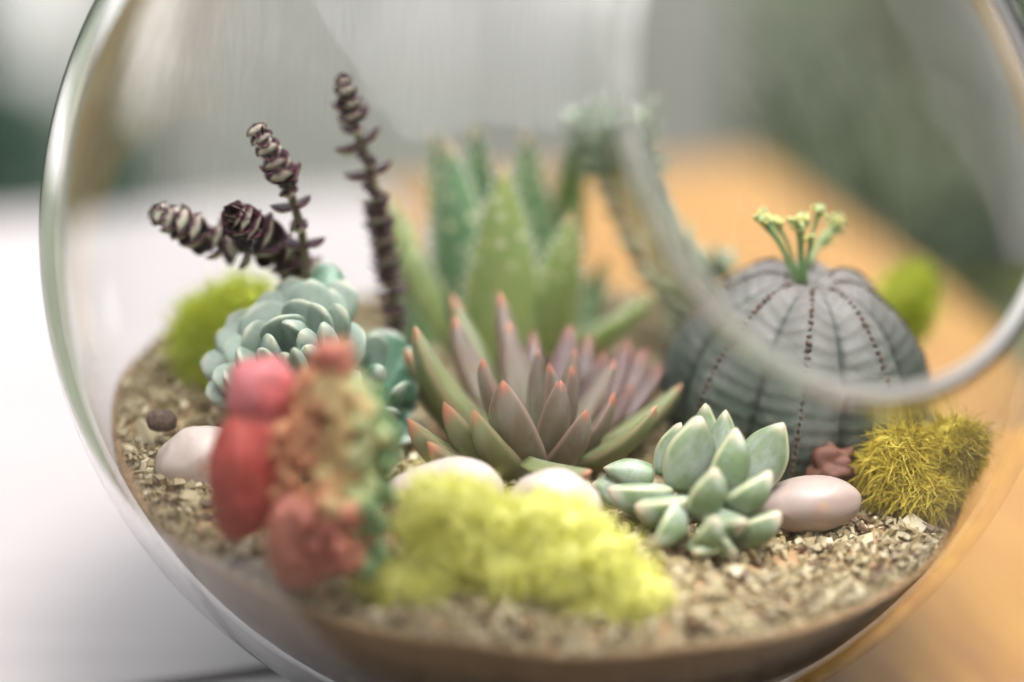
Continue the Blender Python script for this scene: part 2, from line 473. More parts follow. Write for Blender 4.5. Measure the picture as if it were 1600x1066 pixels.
# ================================================================== THE GLASS GLOBE
AX = Vector((0.551, -0.702, 0.4515)).normalized()        # the opening looks this way
CB = Vector((0, 0, BOWL_Z))
A0 = rad(29.2)
E1 = AX.cross(Vector((0, 0, 1))).normalized(); E2 = E1.cross(AX)
def make_bowl():
    t = NT("clear_glass")
    t.n.remove(t.p)
    gl = t.n.new("ShaderNodeBsdfGlass"); gl.inputs["IOR"].default_value = 1.34; gl.inputs["Roughness"].default_value = 0.0
    gl.inputs["Color"].default_value = (1, 1, 1, 1)
    co = t.coord("Object")
    streak = t.noise(t.mapping(co, (150, 150, 9)), 1.0, 3)          # faint drawn streaks of a blown globe
    wob = t.noise(co, 28, 2)
    b = t.n.new("ShaderNodeBump"); b.inputs["Strength"].default_value = 0.013; b.inputs["Distance"].default_value = 0.001
    t.l.new(t.math('ADD', streak, t.math('MULTIPLY', wob, 1.2)), b.inputs["Height"])
    t.l.new(b.outputs[0], gl.inputs["Normal"])
    t.l.new(t.math('MULTIPLY', t.ramp(t.noise(t.mapping(co, (26, 26, 14)), 1.0, 5, .65), .56, .78), .045), gl.inputs["Roughness"])
    t.l.new(gl.outputs[0], t.n["Material Output"].inputs["Surface"])
    prof = []                                                       # (theta, radius)
    def half(th): return 0.0014
    RM = BOWL_R - 0.0014
    N = 110
    outer = [(math.pi - (math.pi - A0) * i / N) for i in range(N + 1)]
    P = [( (RM + half(th)) * math.sin(th), (RM + half(th)) * math.cos(th)) for th in outer]
    h = half(A0)
    for k in range(1, 9):
        a = math.pi * k / 9
        rr = RM + h * math.cos(a); th = A0 - math.sin(a) * h / RM
        P.append((rr * math.sin(th), rr * math.cos(th)))
    P += [((RM - half(th)) * math.sin(th), (RM - half(th)) * math.cos(th)) for th in reversed(outer)]
    M = 160
    V, F = [], []
    n = len(P)
    for i, (r, z) in enumerate(P):
        pole = (i == 0 or i == n - 1)
        for j in range(1 if pole else M):
            a = 2 * math.pi * j / M
            v = AX * z + (E1 * math.cos(a) + E2 * math.sin(a)) * r
            v = CB + v
            lim = 0.0 if i <= n // 2 else 0.0032
            if v.z < lim: v.z = lim
            V.append(v)
    def idx(i, j): return 0 if i == 0 else (1 + (n - 2) * M if i == n - 1 else 1 + (i - 1) * M + j % M)
    for j in range(M):
        F.append((idx(0, 0), idx(1, j + 1), idx(1, j)))
        F.append((idx(n - 1, 0), idx(n - 2, j), idx(n - 2, j + 1)))
    for i in range(1, n - 2):
        for j in range(M):
            F.append((idx(i, j), idx(i, j + 1), idx(i + 1, j + 1), idx(i + 1, j)))
    me = mesh_from("glass_bowl", V, F, t.m)
    bm = bmesh.new(); bm.from_mesh(me); bmesh.ops.recalc_face_normals(bm, faces=bm.faces); bm.to_mesh(me); bm.free()
    o = empty("glass_bowl", (0, 0, 0), "x", "glass bowl")
    link("globe", me, o)
    f = NT("frosted_ground_glass")
    f.n.remove(f.p)
    gl = f.n.new("ShaderNodeBsdfGlass"); gl.inputs["IOR"].default_value = 1.47; gl.inputs["Roughness"].default_value = 0.3
    df = f.n.new("ShaderNodeBsdfDiffuse"); df.inputs["Color"].default_value = (0.86, 0.83, 0.83, 1)
    tl = f.n.new("ShaderNodeBsdfTranslucent"); tl.inputs["Color"].default_value = (0.86, 0.83, 0.83, 1)
    m1 = f.n.new("ShaderNodeMixShader"); m2 = f.n.new("ShaderNodeMixShader"); m2.inputs[0].default_value = 0.28
    f.l.new(df.outputs[0], m1.inputs[1]); f.l.new(tl.outputs[0], m1.inputs[2])
    f.l.new(gl.outputs[0], m2.inputs[1]); f.l.new(m1.outputs[0], m2.inputs[2])
    f.l.new(m2.outputs[0], f.n["Material Output"].inputs["Surface"])
    V, F = [], []
    K = 14; th = A0 - (half(A0) + 0.0011) / BOWL_R
    for j in range(M):
        a = 2 * math.pi * j / M
        rad_ = E1 * math.cos(a) + E2 * math.sin(a)
        dr = AX * math.cos(th) + rad_ * math.sin(th); dt = rad_ * math.cos(th) - AX * math.sin(th)
        for k in range(K):
            b = 2 * math.pi * k / K
            V.append(CB + dr * (RM + 0.0010 * math.cos(b)) + dt * (0.0010 * math.sin(b)))
    for j in range(M):
        for k in range(K):
            F.append((j*K + k, j*K + (k+1) % K, ((j+1) % M)*K + (k+1) % K, ((j+1) % M)*K + k))
    me = mesh_from("rim", V, F, f.m)
    bm = bmesh.new(); bm.from_mesh(me); bmesh.ops.recalc_face_normals(bm, faces=bm.faces); bm.to_mesh(me); bm.free()
    q = link("rim", me, o); q["label"] = "milky ground rim of the round side opening"
    tag(o, "large clear glass globe with a round side opening, holding succulents and sand", "glass bowl")
make_bowl()

# ---- soil and vermiculite inside it
RI = BOWL_R - 0.0036 - 0.0004
def surf_z(x, y):
    return 0.0465 + 0.052 * (y + 0.075) + 0.0032 * noise.noise(Vector((x * 38, y * 38, 2.2))) - 0.03 * x + max(0, -x - 0.045) * 0.16 - 0.004 * math.exp(-((x - .058) ** 2 + (y + .012) ** 2) / .0012)
def make_soil():
    t = NT("layered_soil")
    co = t.coord("Object")
    sx = t.n.new("ShaderNodeSeparateXYZ"); t.l.new(co, sx.inputs[0])
    hgt = t.math('ADD', sx.outputs[2], t.math('MULTIPLY', t.math('SUBTRACT', t.noise(co, 60, 3), 0.5), 0.012))
    c = t.mix(t.ramp(hgt, 0.030, 0.046), (0.050, 0.027, 0.015), (0.36, 0.22, 0.11))
    c = t.mix(t.math('MULTIPLY', t.ramp(t.noise(co, 420, 4), 0.4, 0.7), 0.5), c, (0.42, 0.30, 0.17))
    t.colour(c); t.set(Roughness=0.85)
    t.bump(t.noise(co, 700, 4), 0.6, 0.0012)
    V, F = [], []
    NR, NA = 30, 96
    top = {}
    def rim_r(ca, sa):
        r = 0.08
        for _ in range(12):
            z = surf_z(r * ca, r * sa)
            r = math.sqrt(max(RI * RI - (z - BOWL_Z) ** 2, 1e-6))
        return r
    rims = [rim_r(math.cos(2*math.pi*j/NA), math.sin(2*math.pi*j/NA)) for j in range(NA)]
    V.append(Vector((0, 0, surf_z(0, 0))))
    for i in range(1, NR + 1):
        for j in range(NA):
            a = 2*math.pi*j/NA; r = rims[j] * i / NR
            x, y = r*math.cos(a), r*math.sin(a); V.append(Vector((x, y, surf_z(x, y))))
    NB = 18
    for i in range(1, NB + 1):
        for j in range(NA):
            a = 2*math.pi*j/NA; zt = surf_z(rims[j]*math.cos(a), rims[j]*math.sin(a))
            z = zt + (0.0042 - zt) * i / NB
            r = math.sqrt(max(RI*RI - (z - BOWL_Z)**2, 1e-6)); V.append(Vector((r*math.cos(a), r*math.sin(a), z)))
    V.append(Vector((0, 0, 0.0042)))
    for j in range(NA): F.append((0, 1 + j, 1 + (j+1) % NA))
    for i in range(NR + NB - 1):
        for j in range(NA):
            a = 1 + i*NA + j; b = 1 + i*NA + (j+1) % NA
            F.append((a, a + NA, b + NA, b))
    last = 1 + (NR + NB - 1) * NA
    for j in range(NA): F.append((len(V) - 1, last + (j+1) % NA, last + j))
    o = link("soil", mesh_from("soil", V, F, t.m))
    tag(o, "brown layered soil bed filling the bottom of the glass globe", "soil", kind="stuff")
make_soil()
def make_gravel():
    t = NT("golden_vermiculite")
    r = t.n.new("ShaderNodeNewGeometry").outputs["Random Per Island"]
    c = t.mix(t.ramp(r, 0.0, 0.5), (0.21, 0.16, 0.075), (0.38, 0.31, 0.17))
    c = t.mix(t.ramp(r, 0.5, 1.0), c, (0.56, 0.49, 0.34))
    c = t.mix(t.ramp(t.math('FRACT', t.math('MULTIPLY', r, 37.0)), 0.90, 0.92), c, (0.13, 0.08, 0.045))
    t.colour(c); t.set(Roughness=0.45)
    t.bump(t.noise(t.coord("Object"), 900, 3), 0.4, 0.0006)
    V, F = [], []
    def chip(p, s, nrm):
        x = nrm.cross(Vector((rnd.gauss(0, 1), rnd.gauss(0, 1), rnd.gauss(0, 1)))).normalized(); y = nrm.cross(x)
        n = rnd.choice((4, 5, 5, 6)); th = s * rnd.uniform(0.10, 0.38); b = len(V)
        ang = sorted(rnd.uniform(0, 2*math.pi) * 0.35 + 2*math.pi*k/n for k in range(n))
        el = rnd.uniform(0.42, 1.0)
        rs = [rnd.uniform(0.7, 1.1) for _ in range(n)]
        for sgn, sh in ((-1, 1.0), (1, rnd.uniform(0.6, 1.0))):
            for a, q in zip(ang, rs):
                V.append(p + x * math.cos(a) * q * s * sh + y * math.sin(a) * q * s * el * sh + nrm * th * sgn * (1 + rnd.uniform(-.4, .4)))
        F.append(tuple(b + k for k in reversed(range(n)))); F.append(tuple(b + n + k for k in range(n)))
        for k in range(n): F.append((b + k, b + (k+1) % n, b + n + (k+1) % n, b + n + k))
    cnt = 0
    while cnt < 19000:
        x, y = rnd.uniform(-.095, .095), rnd.uniform(-.095, .095)
        z = surf_z(x, y)
        if x*x + y*y + (z - BOWL_Z + 0.001)**2 > (RI - 0.0022)**2: continue
        nrm = Vector((rnd.gauss(0, 1.2), rnd.gauss(0, 1.2), 1)).normalized()
        s = 0.00102 * math.exp(rnd.gauss(0, .45))
        p = Vector((x, y, z + rnd.uniform(-.0004, .0020)))
        if (p - CB).length > RI - s * 1.1 - 0.0006: continue
        chip(p, s, nrm); cnt += 1
    cnt = 0
    while cnt < 8000:                    # grains pressed against the glass under the surface
        a = rnd.uniform(0, 2*math.pi); z = rnd.uniform(-.016, 0.0)
        r = 0.08
        zz = surf_z(r*math.cos(a), r*math.sin(a)) + z * rnd.random()
        s = 0.0014 * math.exp(rnd.gauss(0, .4))
        r = math.sqrt(max((RI - s * 1.15)**2 - (zz - BOWL_Z)**2, 1e-6))
        p = Vector((r*math.cos(a), r*math.sin(a), zz))
        nrm = (p - CB).normalized() + Vector((rnd.gauss(0, .25), rnd.gauss(0, .25), rnd.gauss(0, .25)))
        chip(p, s, nrm.normalized()); cnt += 1
    o = link("vermiculite_gravel", mesh_from("vermiculite_gravel", V, F, t.m, False))
    tag(o, "pale golden flaky gravel spread over the soil in the glass globe", "gravel", kind="stuff")
make_gravel()

# ================================================================== LEAF MESHES
M_AGAVE = leaf_material("purple_grey_leaf", (0.255, 0.18, 0.138), (0.54, 0.20, 0.13), (0.44, 0.28, 0.24), tip_lo=0.93, edge_lo=0.93, mottled=0.35, bloom=0.35, second=(0.20, 0.20, 0.11))
M_AGAVE_G = leaf_material("olive_purple_leaf", (0.25, 0.27, 0.12), (0.58, 0.25, 0.16), (0.42, 0.33, 0.21), tip_lo=0.91, edge_lo=0.92, mottled=0.4, bloom=0.22, second=(0.17, 0.19, 0.06))
M_AGAVE_D = leaf_material("maroon_leaf", (0.135, 0.075, 0.07), (0.28, 0.10, 0.07), (0.22, 0.13, 0.12), tip_lo=0.82, edge_lo=0.93, mottled=0.4, bloom=0.15)
M_ECH = leaf_material("blue_green_leaf", (0.29, 0.37, 0.30), (0.52, 0.53, 0.43), (0.48, 0.52, 0.44), tip_lo=0.95, edge_lo=0.95, mottled=0.3, bloom=0.5, rough=0.6)
M_ECH_G = leaf_material("glossy_green_leaf", (0.085, 0.22, 0.13), (0.45, 0.48, 0.42), (0.30, 0.42, 0.32), tip_lo=0.93, edge_lo=0.92, mottled=0.4, bloom=0.3, rough=0.35)
M_FRONT = leaf_material("pale_green_leaf", (0.20, 0.28, 0.14), (0.60, 0.50, 0.38), (0.62, 0.60, 0.40), tip_lo=0.84, edge_lo=0.92, mottled=0.45, bloom=0.6, rough=0.42)
def aloe_material(name, ca, cb):
    t = NT(name)
    co = t.coord("Object")
    al = t.attr("along"); ed = t.attr("edge")
    info = t.n.new("ShaderNodeObjectInfo").outputs["Random"]
    c = t.mix(info, ca, cb)
    c = t.mix(t.math('MULTIPLY', t.ramp(t.noise(co, 6, 3), .4, .7), .4), c, (0.08, 0.22, 0.10))
    vo = t.n.new("ShaderNodeTexVoronoi"); vo.inputs["Scale"].default_value = 1.0
    t.l.new(t.mapping(co, (4.2, 12.0, 4.2)), vo.inputs["Vector"])
    spot = t.math('MULTIPLY', t.ramp(t.math('SUBTRACT', 1.0, vo.outputs["Distance"]), 0.70, 0.78), t.ramp(al, 0.2, 0.5))
    c = t.mix(t.math('MULTIPLY', spot, 0.9), c, (0.64, 0.66, 0.42))
    c = t.mix(t.ramp(ed, 0.90, 0.99), c, (0.60, 0.66, 0.42))
    c = t.mix(t.ramp(ed, 1.3, 1.6), c, (0.78, 0.76, 0.62))
    c = t.mix(t.ramp(al, 0.90, 1.0), c, (0.60, 0.38, 0.24))
    t.colour(c); t.set(Roughness=0.42); t.sss(0.25)
    return t.m
M_ALOE = aloe_material("spotted_aloe_leaf", (0.17, 0.29, 0.16), (0.25, 0.34, 0.16))
M_ALOE_Y = aloe_material("yellowish_aloe_leaf", (0.31, 0.39, 0.11), (0.36, 0.43, 0.18))
M_CRAS = None
def crassula_material():
    t = NT("purple_stacked_leaf")
    co = t.coord("Object"); info = t.n.new("ShaderNodeObjectInfo").outputs["Random"]
    up_ = t.ramp(t.attr("upper"), 0.40, 0.55)
    low = t.mix(t.ramp(t.noise(co, 4, 3), .35, .7), (0.60, 0.60, 0.46), (0.60, 0.48, 0.44))
    c = t.mix(up_, low, (0.045, 0.018, 0.028))
    c = t.mix(t.ramp(t.attr("edge"), 0.76, 0.93), c, (0.10, 0.028, 0.045))
    c = t.mix(t.ramp(t.attr("along"), 0.72, 0.90), c, (0.075, 0.024, 0.038))
    c = t.mix(t.math('MULTIPLY', t.ramp(t.noise(co, 3, 3), .5, .75), .12), c, (0.34, 0.25, 0.27))
    t.colour(c); t.set(Roughness=0.55, Specular_IOR_Level=0.15); t.sss(0.05)
    t.bump(t.noise(co, 20, 2), 0.15, 0.0004)
    return t.m
M_CRAS = crassula_material()
T_FAT = [(0, .75), (.3, 1.0), (.7, .85), (.92, .5), (1, .05)]
W_LANCE = [(0, .62), (.3, .93), (.5, 1.0), (.72, .82), (.88, .48), (.96, .22), (1, .03)]
W_SPOON = [(0, .38), (.25, .58), (.5, .88), (.72, 1.0), (.88, .80), (.95, .50), (.985, .18), (1, .03)]
W_POINT = [(0, .72), (.2, .94), (.4, 1.0), (.62, .86), (.82, .50), (.95, .18), (1, .02)]
W_ALOE = [(0, 1.0), (.15, 1.0), (.35, .92), (.6, .68), (.8, .40), (.93, .16), (1, .02)]
W_CRAS = [(0, .75), (.2, .98), (.4, 1.0), (.65, .80), (.85, .45), (1, .05)]
L_AG = [leaf_mesh("agave_leaf", m, W_LANCE, .20, T_FAT, bulge=b, cup=.015, keel=.5, top=.6) for m in (M_AGAVE, M_AGAVE_G, M_AGAVE_D) for b in (.05, .10)]
L_ECH = [leaf_mesh("spoon_leaf", m, W_SPOON, .30, T_FAT, bulge=b * .7, cup=.005, keel=.25, top=.8, nu=20, nv=16) for m in (M_ECH, M_ECH_G) for b in (.10, .16)]
L_FR = [leaf_mesh("pointed_leaf", M_FRONT, W_POINT, .40, T_FAT, bulge=b, cup=.0, keel=.9, top=1.0) for b in (.04, .09)]
L_AL = [leaf_mesh("aloe_leaf", m, W_ALOE, .11, T_FAT, bulge=b, cup=.08, top=.2, nu=22, nv=16, teeth=13, tooth=.10) for m in (M_ALOE, M_ALOE_Y) for b in (.02, .06)]
L_CR = [leaf_mesh("stacked_leaf", M_CRAS, W_CRAS, .34, [(0, .8), (.35, 1), (.7, .85), (1, .1)], bulge=b, cup=.05, keel=.5, top=.5, nu=9, nv=12) for b in (.10, .2)]

# ================================================================== PLANTS
# ---- purple agave-like rosette in the middle
ag_c = W(845, 700, -0.012)
agave = empty("rosette_succulent", (ag_c.x, ag_c.y, surf_z(ag_c.x, ag_c.y)), "purple grey pointed rosette succulent with red leaf tips in the centre of the globe", "succulent")
AG = [  # tip px, tip y, width px, mesh
    (780, 455, .010, 46, 0), (704, 458, .014, 42, 2), (709, 493, .002, 54, 1), (648, 510, -.008, 58, 3), (632, 545, -.004, 46, 3),
    (754, 560, -.014, 40, 0), (794, 503, .003, 54, 0), (786, 595, -.030, 78, 1), (841, 546, -.009, 36, 0), (857, 568, -.013, 26, 0),
    (892, 506, .010, 56, 4), (832, 514, .013, 46, 4), (898, 546, -.006, 34, 0), (892, 571, -.014, 30, 0), (876, 594, -.022, 50, 0),
    (962, 563, .000, 38, 0), (960, 613, -.016, 62, 1), (1026, 634, -.020, 58, 3), (1066, 600, -.004, 46, 3), (1012, 545, .014, 78, 4),
    (694, 628, -.032, 62, 3), (637, 654, -.034, 48, 3), (922, 520, .015, 56, 5), (868, 600, -.017, 24, 0),
    (985, 530, .012, 60, 5), (1040, 565, .008, 58, 5), (946, 548, .008, 50, 5), (916, 640, -.026, 56, 1), (740, 640, -.034, 56, 3), (668, 690, -.036, 50, 3), (990, 600, -.002, 50, 5)]
for px, py, y, w, k in AG:
    T = W(px, py, y)
    d = T - ag_c
    B = ag_c + Vector((d.x * .12, d.y * .18, -0.003))
    upv = Vector((ag_c.x, ag_c.y, ag_c.z + 0.05)) - (B + T) * .5
    link("leaf", L_AG[k], agave, leaf_matrix(B, T, upv, w * PX * 1.1))
T = W(924, 736, -.042); B = W(822, 722, -.030)
link("leaf", L_AG[3], agave, leaf_matrix(B, T, Vector((0, -.3, 1)), 48 * PX))

# ---- blue green echeveria on the left
def rosette(name, label, cen, axis, leaves, meshes, ylabel="succulent"):
    axis = Vector(axis).normalized()
    e = empty(name, (cen.x, cen.y, surf_z(cen.x, cen.y)), label, ylabel)
    for px, py, h, w, k in leaves:
        T = on_plane(px, py, cen, axis, h)
        d = T - cen; d -= axis * d.dot(axis)
        B = cen + d * 0.10 - axis * 0.004
        link("leaf", meshes[k], e, leaf_matrix(B, T, axis, w * PX * 1.08))
    st = tube_mesh("stem", bark.m, [Vector((cen.x, cen.y + .004, surf_z(cen.x, cen.y) - .006)), cen - axis * .008, cen - axis * .003], [.003, .003, .0025], 8)
    link("stem", st, e)
    return e
rosette("echeveria", "blue green rosette with rounded spoon leaves beside the pink cactus", W(460, 566, -.014), (-.10, -.66, .75), [
    (454, 432, .000, 66, 0), (488, 436, .003, 74, 0), (513, 409, -.004, 72, 2), (542, 438, .000, 70, 0), (471, 468, .008, 68, 1), (392, 478, .002, 84, 0),
    (436, 495, .009, 72, 1), (358, 492, -.002, 74, 0), (383, 514, .007, 64, 1), (350, 540, .001, 66, 0), (311, 567, -.002, 64, 0), (320, 617, .000, 58, 0),
    (470, 520, .014, 46, 1), (413, 546, .013, 42, 1), (443, 552, .016, 30, 1), (478, 541, .015, 36, 1), (536, 480, .008, 56, 1), (398, 640, .004, 60, 0),
    (350, 590, .006, 58, 1), (460, 545, .018, 24, 1), (500, 478, .009, 60, 1), (415, 455, .000, 66, 0), (425, 528, .012, 50, 1), (372, 556, .009, 56, 1), (338, 520, -.001, 62, 0), (332, 592, .003, 58, 0), (505, 510, .013, 44, 1), (452, 506, .012, 48, 1), (398, 580, .012, 48, 1), (520, 452, .001, 66, 0), (570, 520, .002, 70, 0), (555, 600, .006, 60, 1), (500, 640, .006, 60, 1)], L_ECH)
rosette("echeveria", "glossy darker green rosette half hidden between the pink cactus and the purple rosette", W(588, 610, -.006), (.30, -.66, .69), [
    (612, 516, .001, 78, 2), (650, 548, .000, 70, 2), (652, 592, .004, 66, 3), (650, 642, .000, 66, 2), (640, 692, .001, 70, 2), (585, 520, .006, 50, 0),
    (625, 602, .009, 54, 3), (610, 640, .010, 50, 3), (560, 560, .006, 60, 3), (600, 575, .012, 40, 3), (600, 735, .000, 66, 2)], L_ECH)

# ---- pale green cluster at the front right
fc = W(1095, 775, -.036)
front = empty("pointed_succulent", (fc.x, fc.y, surf_z(fc.x, fc.y)), "pale green succulent of fat pointed upright leaves in front of the ribbed cactus", "succulent")
FR = [ # base px, tip px, y base, y tip, width
    (1090, 735, 1102, 630, -.024, -.022, 46), (1068, 762, 1095, 650, -.036, -.036, 74), (1036, 742, 1064, 660, -.030, -.028, 38), (1120, 740, 1134, 640, -.026, -.022, 44),
    (1128, 770, 1150, 668, -.038, -.038, 60), (1160, 760, 1223, 660, -.034, -.034, 70), (1140, 790, 1204, 736, -.044, -.046, 54), (1092, 800, 1118, 730, -.046, -.050, 56),
    (1020, 745, 942, 731, -.030, -.030, 42), (1040, 775, 948, 764, -.036, -.040, 66), (1072, 795, 992, 790, -.042, -.048, 82), (990, 770, 924, 757, -.030, -.030, 50),
    (1098, 850, 1116, 805, -.050, -.055, 50), (1140, 840, 1220, 800, -.044, -.048, 56), (1060, 800, 1020, 850, -.048, -.054, 56), (1110, 835, 1085, 862, -.050, -.056, 50),
    (1110, 830, 1150, 866, -.050, -.055, 50), (1110, 800, 1165, 815, -.046, -.054, 58)]
for bx, by, tx, ty, y0, y1, w in FR:
    B, T = W(bx, by, y0), W(tx, ty, y1)
    upv = Vector((-.5 if T.x > fc.x else .5, 1.0 if y1 < -.037 else -1.0, .55))
    link("leaf", L_FR[rnd.randrange(2)], front, leaf_matrix(B, T, upv, w * PX * 1.18))
link("stem", tube_mesh("stem", bark.m, [fc + Vector((0, .006, -.016)), fc + Vector((0, .006, -.004)), fc + Vector((0, .004, .004))], [.005, .0045, .003], 8), front)

# ---- aloe behind
al_c = W(770, 570, .035)
aloe = empty("aloe", (al_c.x, al_c.y, surf_z(al_c.x, al_c.y)), "tall green aloe with white toothed spotted leaves behind the purple rosette", "succulent")
AL = [ # base px, tip px, y0, y1, width px, up sign
    (735, 560, 701, 218, .040, .044, 120, 0), (785, 570, 786, 256, .028, .030, 122, 2), (765, 540, 741, 190, .050, .056, 92, 0), (850, 570, 893, 330, .034, .030, 96, 3),
    (705, 570, 608, 300, .042, .046, 84, 3), (835, 560, 822, 202, .052, .062, 110, 0), (850, 560, 908, 186, .056, .064, 84, 3), (735, 550, 676, 204, .054, .060, 90, 0),
    (650, 560, 640, 330, .040, .050, 60, 1), (900, 560, 1028, 454, .038, .036, 62, 3), (880, 560, 950, 400, .052, .060, 56, 1)]
for bx, by, tx, ty, y0, y1, w, k in AL:
    B, T = W(bx, by, y0), W(tx, ty, y1)
    upv = (Vector((al_c.x, al_c.y + .02, T.z)) - T) + Vector((0, .02 if y0 > .036 else .04, .01))
    if y0 > .045: upv = Vector((0, -1, .2))
    link("leaf", L_AL[k], aloe, leaf_matrix(B, T, upv, w * PX * 1.2))

# ---- grey green leafy stem behind, right of the aloe
M_GREY = leaf_material("grey_green_small_leaf", (0.30, 0.37, 0.23), (0.52, 0.50, 0.42), (0.46, 0.50, 0.36), tip_lo=.85, edge_lo=.95, mottled=.3, bloom=.4)
M_STEM = NT("green_stem"); M_STEM.colour((0.20, 0.27, 0.12)); M_STEM.set(Roughness=.5)
L_GR = leaf_mesh("small_fat_leaf", M_GREY, W_POINT, .30, T_FAT, bulge=.08, cup=.03, nu=8, nv=8, top=.8)
gb = W(1120, 560, .045)
trail = empty("leafy_stem_succulent", (gb.x, gb.y, surf_z(gb.x, gb.y)), "grey green leafy stem leaning left between the aloe and the ribbed cactus", "succulent")
def leafy_stem(pts, n, length, width, e):
    path_ = smooth_path(pts, 40)
    link("stem", tube_mesh("stem", M_STEM.m, path_[::4], [0.0014] * 11, 7), e)
    for i in range(n):
        t = (i + .5) / n * 40
        a = int(t); p = path_[a].lerp(path_[min(a + 1, 40)], t - a)
        d = (path_[min(a + 1, 40)] - path_[max(a - 1, 0)]).normalized()
        ang = i * 2.399
        x = d.cross(Vector((0, 1, .2))).normalized(); y = d.cross(x)
        o = (x * math.cos(ang) + y * math.sin(ang)) * .85 + d * .6
        link("leaf", L_GR, e, leaf_matrix(p, p + o.normalized() * length * rnd.uniform(.75, 1.15), d, width))
leafy_stem([W(1105, 560, .045), W(1068, 450, .046), W(1020, 370, .050), W(968, 270, .055), W(925, 190, .058)], 130, .0094, .0046, trail)
leafy_stem([W(1090, 480, .045), W(1110, 430, .044), W(1128, 405, .043)], 22, .0052, .0028, trail)
leafy_stem([W(1000, 300, .054), W(1000, 240, .050), W(990, 190, .048)], 26, .0075, .0036, trail)

# ---- purple stacked stems
M_STEM2 = NT("purple_green_stem"); M_STEM2.colour((0.16, 0.13, 0.075)); M_STEM2.set(Roughness=.5)
def stacked_stem(e, pts, nodes, stem_r=.0009, roll=0.4):
    """nodes: (t along the stem, leaf length px, width px, spread 0..1 from pressed to the stem to standing out)"""
    path_ = smooth_path(pts, 60)
    link("stem", tube_mesh("stem", M_STEM2.m, path_[::4], [stem_r] * 16, 7), e)
    for i, (t, ln, wd, sp) in enumerate(nodes):
        q = t * 60; a = min(int(q), 59)
        p = path_[a].lerp(path_[a + 1], q - a)
        d = (path_[a + 1] - path_[max(a - 1, 0)]).normalized()
        x = d.cross(Vector((0.05, 1, .1))).normalized(); y = d.cross(x)
        ang = roll + (math.pi / 2) * (i % 2) + rnd.uniform(-.1, .1)
        for s in (0, math.pi):
            o = x * math.cos(ang + s) + y * math.sin(ang + s)
            dirn = (o * sp + d * (1 - sp)).normalized()
            dirn = (dirn + Vector((rnd.gauss(0, .09), rnd.gauss(0, .09), rnd.gauss(0, .09)))).normalized()
            L = ln * PX * rnd.uniform(.82, 1.12)
            T = p + dirn * L
            link("leaf", L_CR[i % 2], e, leaf_matrix(p + dirn * (stem_r * .4), T, d * 1.0 - o * .2, wd * PX * 1.4))
def ramp_nodes(t0, t1, n, ln0, ln1, w0, w1, s0, s1):
    return [(t0 + (t1 - t0) * i / max(n - 1, 1), ln0 + (ln1 - ln0) * i / max(n - 1, 1), w0 + (w1 - w0) * i / max(n - 1, 1), s0 + (s1 - s0) * i / max(n - 1, 1)) for i in range(n)]
b1 = W(618, 540, .018)
tall = empty("stacked_leaf_succulent", (b1.x, b1.y, surf_z(b1.x, b1.y)), "single tall purple brown stem of stacked leaves beside the aloe", "succulent")
stacked_stem(tall, [W(622, 560, .018), W(608, 440, .018), W(592, 350, .017), W(576, 260, .015), W(552, 190, .014), W(536, 126, .013)],
             ramp_nodes(.02, .46, 13, 32, 32, 34, 32, .70, .60) + ramp_nodes(.51, .76, 5, 46, 44, 18, 18, .80, .74) + ramp_nodes(.80, .99, 9, 36, 17, 28, 20, .62, .22))
b2 = W(475, 450, -.002)
trio = empty("stacked_leaf_succulent", (b2.x, b2.y, surf_z(b2.x, b2.y)), "purple brown succulent with three stacked leaf stems above the blue green rosette", "succulent")
stacked_stem(trio, [W(478, 520, .002), W(476, 400, .001), W(462, 330, .000), W(440, 270, -.001), W(403, 208, -.002)],
             ramp_nodes(.30, .64, 4, 36, 36, 22, 24, .80, .72) + ramp_nodes(.70, .99, 10, 38, 20, 36, 26, .58, .22), roll=.2)
stacked_stem(trio, [W(478, 515, .004), W(430, 405, .004), W(360, 388, .003), W(305, 362, .001), W(250, 336, .000)],
             ramp_nodes(.40, .70, 5, 44, 42, 36, 40, .60, .56) + ramp_nodes(.76, .99, 8, 40, 22, 42, 28, .56, .25), roll=.7)
stacked_stem(trio, [W(500, 500, .010), W(478, 432, .008), W(440, 396, .005), W(405, 366, .000), W(368, 336, -.006)],
             ramp_nodes(.15, .76, 6, 46, 44, 50, 52, .55, .52) + ramp_nodes(.83, .99, 7, 44, 22, 46, 30, .56, .3), stem_r=.0014, roll=.9)

